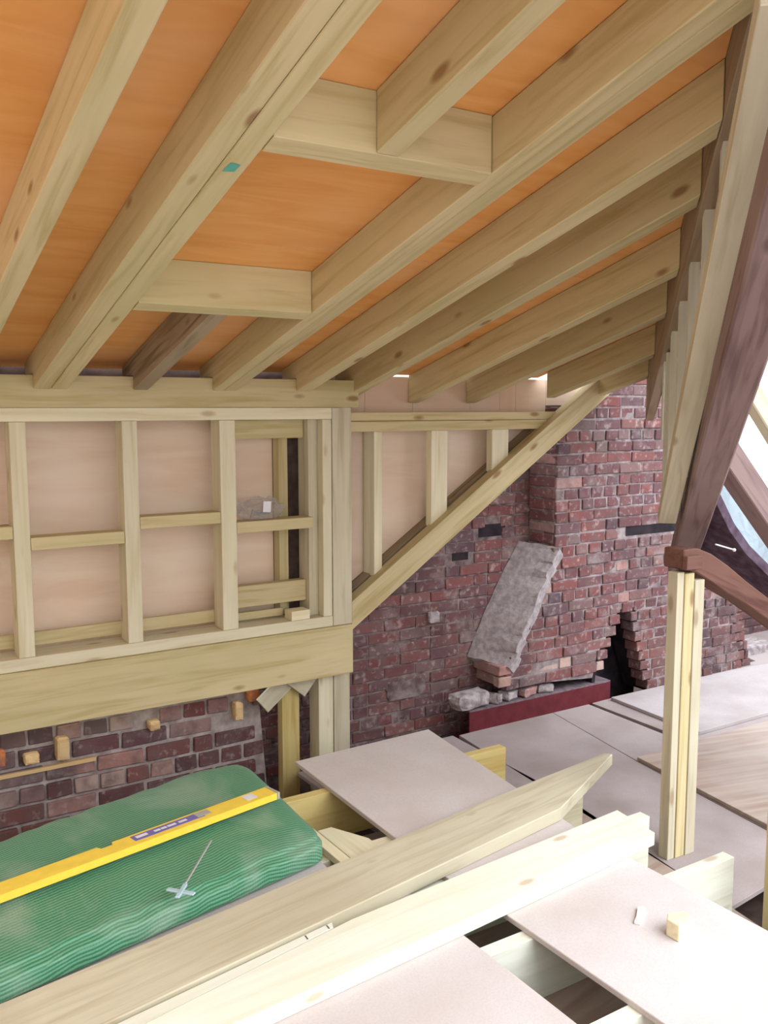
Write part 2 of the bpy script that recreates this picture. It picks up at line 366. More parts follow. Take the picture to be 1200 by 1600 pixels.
# gable wall, recessed part to the left of the chimney breast
wb = empty('wall_back', (2.4, 4.02, 0), kind='structure')
def core(parent, poly, y0, y1, mat, name='mortar_core'):
    loft(name, [(x, y0, z) for x, z in poly], [(x, y1, z) for x, z in poly], frame((poly[0][0], y0, 0), (1, 0, 0)), mat, parent, 0)
core(wb, [(1.5, -0.14), (3.62, -0.14), (3.62, 1.62), (3.45, 1.6), (2.1, 0.72), (1.5, 0.5)], 3.976, 4.2, 'mortar')
box('gable_sheathing', (3.62, 4.21, 0), (4.3, 4.22, 1.8), 'felt', wb)
def keep_back(x, z, w):
    if x < 2.1 and z > 0.55: return False
    if z > slope_z(x) * 1.0 + 0.10: return False
    if abs(x - 3.23) < 0.09 and 1.0 < z < 1.09: return False
    if abs(x - 3.02) < 0.06 and .88 < z < .94: return False
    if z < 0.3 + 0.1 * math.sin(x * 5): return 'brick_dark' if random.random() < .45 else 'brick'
    if random.random() < .12: return 'brick_dark'
    return True
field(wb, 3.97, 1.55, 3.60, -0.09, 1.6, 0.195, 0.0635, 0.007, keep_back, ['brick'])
core(wb, [(3.14, 1.0), (3.33, 1.0), (3.33, 1.07), (3.14, 1.07)], 3.9745, 3.9755, 'soot_shade', 'missing_brick_shade')  # black plates paint the recess shade where bricks are missing
core(wb, [(2.96, .885), (3.07, .885), (3.07, .94), (2.96, .94)], 3.9745, 3.9755, 'soot_shade', 'missing_brick_shade')
rough_chunk('cement_patch', (2.66, 3.967, 0.17), (0.24, 0.012, 0.10), 'mortar', wb, 3)
rough_chunk('cement_patch', (2.83, 3.96, 0.56), (0.07, 0.03, 0.06), 'render', wb, 5)

# chimney breast
cb = empty('chimney_breast', (4.2, 3.85, 0), label='big purple-red brick chimney breast with ragged opening at floor level', cat='chimney breast')
def leftx(z):
    if z > 0.946: return 3.50
    if z > 0.33: return 3.18 + (z - 0.33) * (3.50 - 3.18) / (0.946 - 0.33)
    return 3.16
def rightx(z): return 5.28 - 0.42 * max(0, z) if z < 0.6 else 5.03
HOLE_L = [(0.50, 4.06), (0.42, 3.99), (0.30, 3.92), (0.14, 3.86), (-0.2, 3.86)]
def breast_spans(z):
    l = leftx(z) + .004
    j = .02 * math.sin(z * 97)
    r = rightx(z) + 1.4 * j
    if z < .505:
        hl = 4.06
        for (za, xa), (zb_, xb) in zip(HOLE_L, HOLE_L[1:]):
            if zb_ <= z <= za: hl = xb + (xa - xb) * (z - zb_) / (za - zb_)
        return [(l, hl + j), (4.13 + (.5 - z) * .30 - j, r)]
    return [(l, r)]
def hole(x, z):
    if z > 0.50: return False
    l = 4.06
    for (za, xa), (zb_, xb) in zip(HOLE_L, HOLE_L[1:]):
        if zb_ <= z <= za: l = xb + (xa - xb) * (z - zb_) / (za - zb_)
    r = 4.13 + (0.50 - z) * 0.30
    return l < x < r
core(cb, [(3.165, 0.21), (3.82, 0.15), (3.85, 0.28), (3.94, .40), (4.02, 0.53), (4.16, 0.53), (4.20, .36), (4.34, -0.02), (5.20, -0.02), (4.98, .6), (5.03, 2.05), (3.86, 2.05), (3.86, 1.72), (3.505, 1.72), (3.505, 0.95), (3.19, 0.34)], 3.7575, 3.978, 'mortar_lime')
core(cb, [(3.63, -0.15), (4.45, -0.15), (4.45, 0.8), (3.63, 0.8)], 4.01, 4.03, 'soot_shade', 'fireplace_back')
core(cb, [(4.14, .525), (4.156, .525), (4.196, .36), (4.336, -.02), (4.32, -.02), (4.18, .36)], 3.764, 3.978, 'soot_shade', 'fireplace_cheek')
core(cb, [(3.824, .0), (3.824, .15), (3.854, .28), (3.944, .40), (4.024, .525), (4.035, .525), (3.95, .39), (3.864, .27), (3.834, .0)], 3.764, 3.978, 'soot_shade', 'fireplace_cheek')
def keep_breast(x, z, w):
    zz = max(0, z)
    if x < 3.95 and z < 0.185: return False
    if x < 3.83 and z > 1.68: return False
    if x > 4.75 and z > .75: return False
    if 4.07 < x < 4.5 and 0.965 < z < 1.03: return False
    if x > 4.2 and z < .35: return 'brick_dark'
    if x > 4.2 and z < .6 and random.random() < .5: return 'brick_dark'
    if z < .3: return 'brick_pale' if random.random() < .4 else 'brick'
    if random.random() < .08: return 'brick_pale'
    return True
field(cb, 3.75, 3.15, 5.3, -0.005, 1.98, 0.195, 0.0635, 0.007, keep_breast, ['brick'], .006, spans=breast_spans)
core(cb, [(4.06, 0.965), (4.50, 0.965), (4.50, 1.025), (4.06, 1.025)], 3.7560, 3.7570, 'soot_shade', 'missing_brick_shade')  # recess shade painted as a thin black plate
z = 0.985
while z < 1.7:     # left return of the breast
    brick(cb, 3.497, 3.865, z, 0.205, 0.0545, 'brick_pale' if random.random() < .35 else 'brick', 0.06, off=random.uniform(-.003, .003), along='y')
    z += 0.0635
# grey render on the sloping shoulder
NR, NC = 26, 7; grid = []
for i in range(NR):
    t = i / (NR - 1); z = 0.955 - t * (0.955 - 0.335); jg = random.choice((-.016, -.006, .004, .016)) * (.4 + .6 * (t > .02))
    xf = 3.512 - t * 0.33 - .012 * math.sin(t * 3.1); xb = 3.425 - t * 0.36 - 0.02 * math.sin(t * 3.1)
    for c in range(NC):
        u = c / (NC - 1); nn = noise.noise(Vector((t * 9, u * 5, 1))) * .008
        grid.append((xf * (1 - u) + xb * u + jg * (1 - u) ** 2 + nn, 3.728 * (1 - u) + 3.968 * u, z + (jg * .6) * (1 - u) ** 2 + nn + .012 * (u - .5)))
low = [(x + .05, min(y + (.022 if k % NC == 0 else .0), 3.969), z - .045) for k, (x, y, z) in enumerate(grid)]
vs = grid + low; n = NR * NC; fc = []
for i in range(NR - 1):
    for c in range(NC - 1):
        q = [i * NC + c, i * NC + c + 1, (i + 1) * NC + c + 1, (i + 1) * NC + c]; fc += [tuple(q), tuple(n + k for k in q[::-1])]
    for c in (0, NC - 1): fc.append((i * NC + c, (i + 1) * NC + c, n + (i + 1) * NC + c, n + i * NC + c))
for i in (0, NR - 1):
    for c in range(NC - 1): fc.append((i * NC + c, i * NC + c + 1, n + i * NC + c + 1, n + i * NC + c))
o = mesh_world('cement_render', vs, fc, frame((3.4, 3.8, .6), (0, 1, 0)), 'render', cb, 0); o['label'] = 'rough grey cement render on the sloping left shoulder'
for i in range(2):
    brick(cb, 3.10 + .02 * i, 3.865, 0.30 - i * 0.0635, 0.21, 0.055, 'brick_pale', 0.09, off=-.01, along='y')
    brick(cb, 3.155, 3.745, 0.30 - i * .0635, 0.09, .055, 'brick_pale', 0.05, off=0)

# low brick wall on the left, under the big beam
wl = empty('wall_left', (0.8, 3.95, 0), kind='structure')
core(wl, [(-0.6, -0.2), (1.82, -0.2), (1.78, 0.30), (1.70, 0.45), (0.2, 0.47), (-0.6, 0.46)], 3.912, 4.1, 'mortar_pale')
def keep_left(x, z, w):
    for cx, cz in ((0.84, .30), (1.25, .33), (1.655, .31), (.73, .28)):
        if abs(x - cx) < 0.045 and abs(z - cz) < 0.045: return False
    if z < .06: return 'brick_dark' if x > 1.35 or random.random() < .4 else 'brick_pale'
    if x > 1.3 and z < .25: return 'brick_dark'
    if x > 1.78: return False
    return True
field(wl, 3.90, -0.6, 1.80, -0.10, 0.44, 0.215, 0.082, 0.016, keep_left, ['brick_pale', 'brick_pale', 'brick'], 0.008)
for (x, z, w, h, mt, nm) in ((0.86, .29, .055, .10, 'cut', 'timber_wedge'), (1.255, .318, .05, .04, 'cut', 'timber_wedge'), (1.655, .31, .04, .085, 'cut', 'timber_wedge'), (.735, .275, .06, .045, 'cut', 'timber_wedge'),
                          (0.60, .30, .07, .07, 'brick_orange', 'broken_brick'), (1.73, .375, .055, .06, 'brick_orange', 'broken_brick')):
    rough_chunk(nm, (x, 3.885, z - h / 2), (w, .06, h), mt, wl, int(x * 10), detail=.16)
box('timber_lath', (0.55, 3.885, .205), (1.0, 3.91, .222), 'cut', wl)

# dark far wall to the right
wr = empty('wall_right', (6.2, 4.3, 0), kind='structure')
box('brick_panel', (5.2, 4.3, -0.2), (7.6, 4.5, 1.0), 'brick_dark', wr)
k = 0
for zi in range(11):
    for xi in range(9):
        brick(wr, 5.35 + xi * .2 + (zi % 2) * .1, 4.29, -.1 + zi * .0635, .19, .055, 'brick_dark', .06)
box('rubble_kerb', (5.35, 3.9, -0.02), (5.75, 4.1, 0.06), 'stone', wr)

# ================================================================ DORMER FRAMING
HY = 3.66   # front plane of the stud wall
hb = box('header_beam', (-0.6, HY, 1.716), (2.185, 3.80, 1.838), 'pine')
tag(hb, 'long yellow timber header beam under the rafter feet, above the stud panel', 'beam')
lb = box('bottom_beam', (-0.6, HY - 0.012, 0.475), (2.143, HY + .075, 0.707), 'pine')
tag(lb, 'deep knotty timber beam beneath the stud panel, above the low brick wall', 'beam')
sw = empty('stud_wall', (0.8, HY, 0.71), label='timber stud panel lined with pink plywood on the left side', cat='stud wall')
box('top_plate', (-0.6, HY, 1.663), (2.043, 3.755, 1.7145), 'pine_pale', sw)
box('bottom_plate', (-0.6, HY, 0.7085), (2.043, 3.80, 0.757), 'pine_pale', sw)
for x0, x1, b in ((.225, .285, .09), (.667, .726, .09), (1.090, 1.151, .10), (1.503, 1.573, .10)):
    box('stud', (x0, HY + .001, .758), (x1, HY + b, 1.662), 'pine_pale', sw)
box('stud', (1.995, HY + .001, .758), (2.041, HY + .05, 1.662), 'pine_pale', sw)
box('stud', (1.950, HY + .055, .758), (2.041, 3.815, 1.662), 'pine_grey', sw)
for x0, x1, z in ((.287, .665, 1.245), (.728, 1.088, 1.196), (1.153, 1.501, 1.249), (1.575, 1.945, 1.199)):
    box('noggin', (x0, HY + .003, z - .0245), (x1, HY + .09, z + .0245), 'pine', sw)
box('noggin', (1.575, 3.757, 1.578), (1.948, 3.80, 1.661), 'pine', sw)
box('noggin', (1.575, 3.745, 0.828), (1.948, 3.79, 0.925), 'pine', sw)
box('rim_batten', (-0.6, 3.755, .778), (1.50, 3.775, .832), 'pine', sw)
box('rim_batten', (1.575, 3.765, .765), (1.84, 3.785, .800), 'pine', sw)
box('outer_stud', (1.842, 3.80, .76), (1.888, 3.86, 1.66), 'pine', sw)
for x0, x1 in ((-.6, .52), (.523, 1.841)):
    box('plywood_panel', (x0, 3.862, .66), (x1, 3.874, 1.83), 'ply_pink', sw)
box('dark_gap_backing', (1.842, 3.90, .5), (2.26, 3.91, 1.84), 'dirt_shade', sw)  # added dark backing: paints the gap's dark void and blocks sky
pst = box('corner_post', (2.050, HY + .0, 0.70) if False else (2.045, HY, 0.7085), (2.145, 3.755, 1.7145), 'pine_grey')
tag(pst, 'greyish corner post at the right end of the stud panel', 'post')

# things under the beam
lp = box('lower_post', (2.088, HY + .065 + .002 if False else 3.735, -.14), (2.175, 3.83, .7075), 'pine_grey'); tag(lp, 'stout post below the right end of the big beam', 'post')
lp2 = box('support_stud', (2.005, 3.735, -.14), (2.083, 3.83, .7075), 'pine_pale'); tag(lp2, 'pale stud fixed against the left of the post under the beam', 'stud')
lp3 = box('short_prop', (1.845, 3.80, -.14), (1.935, 3.85, .44), 'pine_yellow'); tag(lp3, 'short yellow prop standing in the dark pit by the brickwork end', 'prop')
br1 = bar('brace_board', (1.735, 3.785, .345), (1.93, 3.785, .50), .02, .085, 'pine_grey'); tag(br1, 'short rising diagonal board under the beam beside the bricks', 'board')
br2 = bar('brace_board', (1.885, 3.765, .475), (1.975, 3.765, .40), .018, .10, 'pine_grey'); tag(br2, 'short falling gusset board below the beam against the pale stud', 'board')

# cheek framing on the gable
cw = empty('cheek_frame', (2.8, 3.72, 1.2), label='triangular timber cheek frame with pink plywood above the brick gable', cat='stud wall')
box('top_plate', (2.150, 3.72, 1.652), (3.49, 3.80, 1.692), 'pine', cw)
box('top_plate', (2.150, 3.715, 1.602), (3.42, 3.80, 1.650), 'pine', cw)
def cstud(x0, x1, y0, y1, mat, off=0.0):
    f = lambda x: slope_z(x) + .125 + off
    a = [(x0, y0, f(x0)), (x1, y0, f(x1)), (x1, y0, 1.6015), (x0, y0, 1.6015)]; b = [(p[0], y1, p[2]) for p in a]
    loft('stud', a, b, frame((x0, y0, 1.4), (0, 0, 1)), mat, cw)
cstud(2.305, 2.350, 3.72, 3.82, 'pine_pale')
cstud(2.634, 2.733, 3.715, 3.76, 'pine_pale')
cstud(3.016, 3.126, 3.715, 3.76, 'pine_pale')
a = [(2.15, 3.83, .80), (3.42, 3.83, 1.62), (3.42, 3.83, 1.66), (2.15, 3.83, 1.66)]
loft('plywood_panel', a, [(p[0], 3.842, p[2]) for p in a], frame((2.2, 3.83, 1.2), (1, 0, 0)), 'ply_pink', cw, 0)
a = [(2.15, 3.76, .745), (3.48, 3.76, 1.642), (3.40, 3.76, 1.645), (2.15, 3.76, .81)]
loft('sole_batten', a, [(p[0], 3.83, p[2]) for p in a], frame((2.2, 3.76, 1.2), (1, 0, .67)), 'oldgrey', cw)
# blocking between the rafters above the cheek plates
for x0, x1, top in ((2.186, 2.33, -.028), (2.331, 2.61, 0), (2.611, 2.97, .0), (2.971, 3.17, .0), (3.171, 3.28, -.03), (3.281, 3.495, -.0)):
    box('blocking_panel', (x0, 3.845, 1.67), (x1, 3.857, zt(3.857) + top - .002), 'ply_pink', cw)
sl = bar('sloping_wall_timber', (2.148, 3.70, .742 - .001), (3.80, 3.70, slope_z(3.80) + .066), .07, .112, 'pine', cut0=.038, cut1=.0)
tag(sl, 'long sloping timber climbing along the brick gable to the roof', 'sloping timber')
sl.location.z += 0.0

box('blocking_panel', (3.496, 3.845, 1.725), (3.80, 3.857, zt(3.857) - .002), 'ply_pink', cw)
# rafters
def rafter(x0, x1, label, mat='pine', yend=None, ystart=None, cat='rafter', grp=None, head=True):
    prof = []
    for x in (x0, x1):
        ye = max(x - CC, -0.9) if yend is None else yend
        if ystart is not None:
            P = [(ye, zb(ye)), (ystart, zb(ystart)), (ystart, zt(ystart)), (ye, zt(ye))]
        elif head:
            P = [(ye, zb(ye)), (HY - .001, zb(HY)), (HY - .001, 1.8395), (3.80, 1.8395), (3.80, zt(3.80)), (ye, zt(ye))]
        else:
            P = [(ye, zb(ye)), (3.84, zb(3.84)), (3.84, zt(3.84)), (ye, zt(ye))] if x1 < 3.4 else [(ye, zb(ye)), (3.735, zb(3.735)), (3.735, zt(3.735)), (ye, zt(ye))]
        prof.append([(x, y, z) for y, z in P])
    c = Vector(((x0 + x1) / 2, 2.6, zb(2.6) + .07))
    o = loft('rafter', prof[0], prof[1], frame(c, (0, -1, T)), mat, None, .003)
    return tag(o, label, cat, grp)
tag(box('eaves_gap_shade', (-.6, 3.87, 1.84), (2.18, 3.885, 2.0), 'dirt_shade'), 'added dark board behind the rafter feet, giving the eaves gap its shade', 'board')  # added to keep sky out and paint the eaves gap dark
rafter(.10, .16, 'rafter beyond the far left edge of the picture') if False else None
r1 = rafter(.485, .55, 'leftmost rafter, cut off by the left edge of the picture')
r2 = rafter(.760, .822, 'left half of the doubled rafter left of the framed openings')
r2b = rafter(.824, .885, 'right half of the doubled rafter with a small teal ink mark')
r4 = rafter(1.475, 1.523, 'left half of the doubled rafter carrying both trimmers on its side')
r4b = rafter(1.525, 1.580, 'right half of the doubled rafter bounding the framed openings')
r5 = rafter(1.865, 1.935, 'first single rafter right of the trimmed openings')
r6 = rafter(2.160, 2.222, 'second rafter right of the trimmed openings', head=False)
r7 = rafter(2.580, 2.640, 'third rafter right of the trimmed openings', head=False)
r8 = rafter(2.940, 3.000, 'fourth rafter right of the trimmed openings', head=False)
r9 = rafter(3.400, 3.460, 'fifth rafter right of the trimmed openings, second shortest', head=False)
r10 = rafter(3.720, 3.775, 'shortest rafter, tight above the top of the brick gable', head=False)
rafter(1.140, 1.200, 'short dirty grey rafter between the header beam and the lower trimmer', 'oldgrey', yend=2.832)
rafter(1.140, 1.200, 'middle rafter rising from the upper trimmer out of the top of the picture', 'pine', ystart=1.828)
for y0, y1, l in ((2.770, 2.830, 'lower trimmer across the framed roof opening'), (1.830, 1.892, 'upper trimmer with the middle rafter fixed to it')):
    a = [(.887, y, z) for y, z in ((y0, zb(y0)), (y1, zb(y1)), (y1, zt(y1)), (y0, zt(y0)))]
    tag(loft('trimmer', a, [(1.473, p[1], p[2]) for p in a], frame((1.2, y0, zb(y0)), (1, 0, 0)), 'pine'), l, 'trimmer')
# teal mark on the doubled rafter
o = mesh_world('ink_mark', [(.84, 1.95, zb(1.95) - .0012), (.865, 1.955, zb(1.955) - .0012), (.862, 1.985, zb(1.985) - .0012), (.835, 1.99, zb(1.99) - .0012)], [(0, 1, 2, 3)], frame((.85, 1.97, zb(1.97) - .0012), (1, 0, 0)), 'teal', r2b, 0)

# hip beam the rafters butt against: vertical face on y = x - 0.40
def hipplane(name, c0, c1, xa, xb, zlo_a, zhi_a, zlo_b, zhi_b, mat, bev=.002):
    def P(x, c, z): return (x + (c - CC) / 2, x - CC - (c - CC) / 2, z)
    A = [P(xa, c0, zlo_a), P(xa, c1, zlo_a), P(xa, c1, zhi_a), P(xa, c0, zhi_a)]
    B = [P(xb, c0, zlo_b), P(xb, c1, zlo_b), P(xb, c1, zhi_b), P(xb, c0, zhi_b)]
    return loft(name, A, B, frame(A[0], Vector(B[0]) - Vector(A[0])), mat, None, bev)
def zbb(x): return 2.373 - .37 * (x - 1.948)
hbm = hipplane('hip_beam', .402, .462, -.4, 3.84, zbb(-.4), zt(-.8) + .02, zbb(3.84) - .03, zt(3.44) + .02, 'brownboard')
tag(hbm, 'brown beam on which the upper ends of all rafters butt', 'beam')
# studs hanging below it
for k, (x, zl) in enumerate(((1.945, 2.05), (2.19, 1.9), (2.435, 1.8), (2.665, 1.70), (2.88, 1.50), (3.02, 1.365), (3.14, 1.575))):
    zt_ = (zbb(x) - .006) if k != 5 else 1.94
    if k < 5: zl = 2.222 - .73 * (x - 1.562) + .05
    def P(u, c): return (x + u + (c - .42) / 2, x - .42 + u - (c - .42) / 2)
    lab = ['topmost pale stud against the brown beam', 'second pale stud from the top below the brown beam', 'third pale stud from the top below the brown beam',
           'fourth pale stud from the top below the brown beam', 'fifth pale stud from the top below the brown beam', 'thin pale stud reaching lowest in the stepped row', 'short pale stud furthest left, against the brick gable'][k]
    w = .05
    b_ = [(*P(0, .465), zl), (*P(w * .7, .465), zl), (*P(w * .7, .56), zl), (*P(0, .56), zl)] if False else [(*P(0, .42), zl), (*P(w * .7, .42), zl), (*P(w * .7, .50), zl), (*P(0, .50), zl)]
    t_ = [(p[0], p[1], zt_) for p in b_]
    tag(loft('cripple_stud', b_, t_, frame((b_[0][0], b_[0][1], zl), (0, 0, 1)), 'pine_lit'), lab, 'stud', 'stepped row of pale studs under the hip beam')
# sheathing outside the studs
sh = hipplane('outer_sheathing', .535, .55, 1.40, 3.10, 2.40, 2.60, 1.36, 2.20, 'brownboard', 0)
tag(sh, 'dark brown outer boarding behind the stepped studs', 'boarding')
# new diagonal timber and old hip rafter
dg = bar('diagonal_timber', (2.88, 2.455, 1.275), (1.37, .975, 2.38), .066, .055, 'pine_grey', up=(0, 0, 1), cut0=-.03)
tag(dg, 'long pale diagonal timber leaning beside the old dark hip rafter', 'diagonal timber')
oh = bar('old_hip_rafter', (3.60, 2.98, .935), (1.34, .87, 2.237), .105, .11, 'old', up=(0, 0, 1), bev=.006)
tag(oh, 'thick aged purple-brown hip rafter running down behind the propping post', 'hip rafter')
# jack rafters of the old roof
for p0, p1, w, h, mt, l in (((2.86, 2.20, 1.565), (4.2, 2.18, .30), .085, .10, 'old', 'thick dark jack rafter crossing the bright roof opening'),
                         ((2.60, 1.93, 1.81), (3.9, 1.93, .57), .045, .07, 'pine_grey', 'slim pale rafter crossing the bright opening above the dark one')):
    tag(bar('jack_rafter', p0, p1, w, h, mt, bev=.004), l, 'rafter')
# roof lining, sheeting
li = [(3.06, 2.40, 1.375), (3.10, 2.397, 1.337), (3.237, 2.428, 1.206), (3.345, 2.426, 1.103), (3.451, 2.388, 1.003), (3.95, 2.34, .53), (3.95, 2.50, .53), (3.626, 2.51, .835), (3.50, 2.59, .955), (3.405, 2.70, 1.046), (3.2, 2.6, 1.24)]
o = loft('roof_lining', li, [(p[0] + .03, p[1], p[2] + .03) for p in li], frame(li[0], (1, 0, -1)), 'lining'); tag(o, 'dark purple old roof lining to the right of the hip rafter', 'roof lining')
bm = bmesh.new(); gx, gy = 26, 12; vv = []
for i in range(gx):
    for j in range(gy):
        s, t = i / (gx - 1), j / (gy - 1)
        p = Vector((3.20, 2.42, 1.42)).lerp(Vector((4.0, 2.30, .66)), s) + Vector((.10, .30, -.10)) * t
        nn = noise.noise(Vector((s * 6, t * 4, 0))) * .045
        vv.append(bm.verts.new(p + Vector((nn, 0, nn))))
for i in range(gx - 1):
    for j in range(gy - 1): bm.faces.new([vv[i * gy + j], vv[(i + 1) * gy + j], vv[(i + 1) * gy + j + 1], vv[i * gy + j + 1]])
bmesh.ops.solidify(bm, geom=bm.faces[:], thickness=.001)
me = bpy.data.meshes.new('plastic_sheet'); bm.to_mesh(me); bm.free()
for pl in me.polygons: pl.use_smooth = True
o = link('plastic_sheet', me, Matrix.Identity(4), 'tarp'); tag(o, 'crumpled pale blue plastic sheeting seen through the roof opening', 'sheeting')
# curved old timber on top of the post
cps = [(2.725, 1.155), (2.80, 1.145), (2.88, 1.110), (2.98, 1.055), (3.10, .99), (3.25, .905), (3.45, .79), (3.7, .63)]
lo_, hi_ = [], []
A, B = [], []
for x, z in cps:
    t = max(0, min(1, (x - 2.66) / 1.0)); hh = .030 + .03 * math.sin(min(1, t * 2.2) * math.pi * .8)
    A += [(x, z + hh)]; B += [(x, z - hh * .8)]
pl = A + B[::-1]
o = loft('curved_old_timber', [(x, 2.235, z) for x, z in pl], [(x, 2.33, z) for x, z in pl], frame((2.66, 2.24, 1.15), (1, 0, -.4)), 'oldred', None, .004)
tag(o, 'curved reddish-brown old timber resting on the post and running down right', 'curved timber')
o = bar('old_bearer', (2.715, 2.222, 1.150), (2.80, 2.222, 1.147), .022, .05, 'oldred'); tag(o, 'small red-brown packing piece above the propping post', 'packing piece')
bmr = bmesh.new(); bmesh.ops.create_cone(bmr, cap_ends=True, segments=12, radius1=.003, radius2=.003, depth=.115)
me = bpy.data.meshes.new('steel_rod'); bmr.to_mesh(me); bmr.free()
o = link('steel_rod', me, frame((2.955, 2.235, 1.188), (1, 0, -.27)) @ Matrix.Rotation(math.pi / 2, 4, 'Y'), 'label'); tag(o, 'thin pale rod sticking out beside the old hip rafter', 'rod')
bmr = bmesh.new(); bmesh.ops.create_uvsphere(bmr, u_segments=10, v_segments=8, radius=.007); me = bpy.data.meshes.new('rod_knob'); bmr.to_mesh(me); bmr.free()
link('rod_knob', me, Matrix.Translation((3.012, 2.235, 1.172)), 'label', o)

# propping post of three studs
pp = empty('propping_post', (2.76, 2.28, 0), label='post of three pale studs fixed together, propping the old roof timbers', cat='post')
for (x0, x1, y0, y1, zt_, mt) in ((2.700, 2.737, 2.240, 2.285, 1.112, 'pine_grey'), (2.739, 2.789, 2.236, 2.31, 1.105, 'pine'), (2.791, 2.843, 2.232, 2.31, 1.075, 'pine_grey')):
    box('stud', (x0, y0, .0), (x1, y1, zt_), mt, pp)
rp = box('right_post', (2.60, 1.70, 0.0), (2.69, 1.76, 1.30), 'pine', bev=.002); rp.name = 'edge_post'
tag(rp, 'post at the right edge of the picture beside the floor gap', 'post')

# steel beam below the chimney breast
sb = empty('steel_beam', (2.93, 3.76, .0), label='dark red steel beam on the floor below the chimney breast', cat='beam')
box('web', (2.915, 3.748, -.06), (3.96, 3.756, .108), 'steel', sb, bev=0)
box('flange', (2.915, 3.748, .1085), (3.96, 3.90, .1165), 'steel_dust', sb, bev=0)
box('flange', (2.915, 3.748, -.069), (3.96, 3.90, -.0605), 'steel', sb, bev=0)
CH = [((2.955, 3.80, .1168), (.23, .10, .085), 'stone', 1, .08, 'flat grey stone slab on the left end of the red steel beam'),
      ((3.115, 3.79, .117), (.06, .08, .05), 'stone', 2, .5, 'small grey lump beside the flat slab on the red steel beam'),
      ((3.22, 3.80, .1168), (.10, .08, .05), 'render', 4, .3, 'pale broken lump right of the flat slab on the steel beam'),
      ((3.35, 3.80, .1168), (.12, .08, .05), 'brick_pale', 6, .2, 'broken pinkish brick piece in the middle of the rubble on the beam'),
      ((3.48, 3.80, .1168), (.11, .07, .045), 'stone', 8, -.2, 'rightmost grey rubble piece on the steel beam')]
for c, s, mt, sd, rt, l in CH:
    tag(rough_chunk('rubble_stone', c, s, mt, None, sd, rt, .22), l, 'rubble', 'rubble on the steel beam')

# ================================================================ PLATFORM
JL = ['joist nearest the gable wall, its yellow end showing past the back board', 'second joist from the gable wall, passing below the pointed timber', 'middle joist, its stub showing behind the end of the near timber', 'fourth joist, its big pale end sticking out right of the near board', 'joist nearest the camera, showing at the bottom edge of the picture']
for i, (y, mt) in enumerate(((3.075, 'pine_yellow'), (2.59, 'pine_pale'), (2.245, 'pine_lit'), (1.875, 'pine_lit'), (1.475, 'pine_lit'))):
    tag(box('joist', (-0.8, y, .0005), (2.60, y + .047, .2), mt), JL[i], 'joist', None)
def board(poly, l, z=.2005, mt='chip_light'):
    return tag(slab('chipboard_sheet', poly, z, z + .018, mt, bev=.002), l, 'board')
board([(1.695, 2.115), (2.298, 2.115), (2.40, 3.40), (1.71, 3.395)] if False else [(1.668, 2.10), (2.25, 2.10), (2.412, 3.412), (1.705, 3.392)], 'back chipboard sheet reaching the brick gable, under the pointed timber')
board([(1.72, .60), (2.29, .60), (2.268, 2.055), (1.692, 2.06)], 'near right chipboard sheet with two small offcuts lying on it')
board([(.2, .60), (1.53, .60), (1.522, 2.03), (.2, 1.97)], 'near chipboard sheet at the bottom centre, beside the near timber')
board([(-.3, 2.02), (1.521, 2.035), (1.519, 2.28), (-.3, 2.25)], 'strip of chipboard between the two long timbers')
board([(-.7, 2.30), (1.372, 2.30), (1.385, 2.62), (1.47, 3.27), (-.7, 3.27)], 'chipboard sheet beneath the green package')
tag(box('batten_offcut', (1.427, 2.475, .2005), (1.468, 2.86, .226), 'cream', long=1), 'short batten offcut nearest the green package', 'offcut')
tag(slab('batten_offcut', [(1.475, 2.48), (1.60, 2.498), (1.60, 2.62), (1.53, 2.765), (1.475, 2.765)], .2005, .222, 'pine_pale', ang=1.57), 'wider offcut right of the short batten by the green package', 'offcut')

# long timbers lying across the platform
t1p = [(-.4, 2.165), (.5, 2.307), (2.35, 2.605), (2.79, 2.665), (2.815, 2.64), (2.265, 2.365), (.5, 2.062), (-.4, 1.915)]
tag(slab('pointed_timber', t1p, .219, .268, 'pine_grey', ang=.165, bev=.003), 'long grey-green plank with a pointed cut end, lying across the boards', 'timber')
t2p = [(-.4, 1.87), (.3, 1.962), (1.25, 2.146), (2.43, 2.249), (2.405, 2.051), (1.55, 1.971), (-.4, 1.80)]
t2 = slab('near_timber', t2p, .219, .266, 'pine_lit', ang=.085, bev=.003); tag(t2, 'long bright pale plank nearest the camera, square-ended', 'timber')
t3 = slab('white_lath', [(.1, 1.938), (.3, 1.966), (1.19, 2.142), (1.20, 2.168), (.5, 2.052), (.1, 1.985)], .219, .262, 'pine_lit', ang=.17, bev=.001); tag(t3, 'thin white lath with pencil marks wedged between the two long planks', 'lath')
for x in (1.10, 1.175): mesh_world('pencil_mark', [(x, 2.128 + (x - 1.10) * .17, .2626), (x + .004, 2.128 + (x - 1.1) * .17, .2626), (x + .006, 2.148 + (x - 1.1) * .17, .2626), (x + .002, 2.148 + (x - 1.1) * .17, .2626)], [(0, 1, 2, 3)], frame((x, 2.14, .2626), (1, 0, 0)), 'pencil', t3, 0)

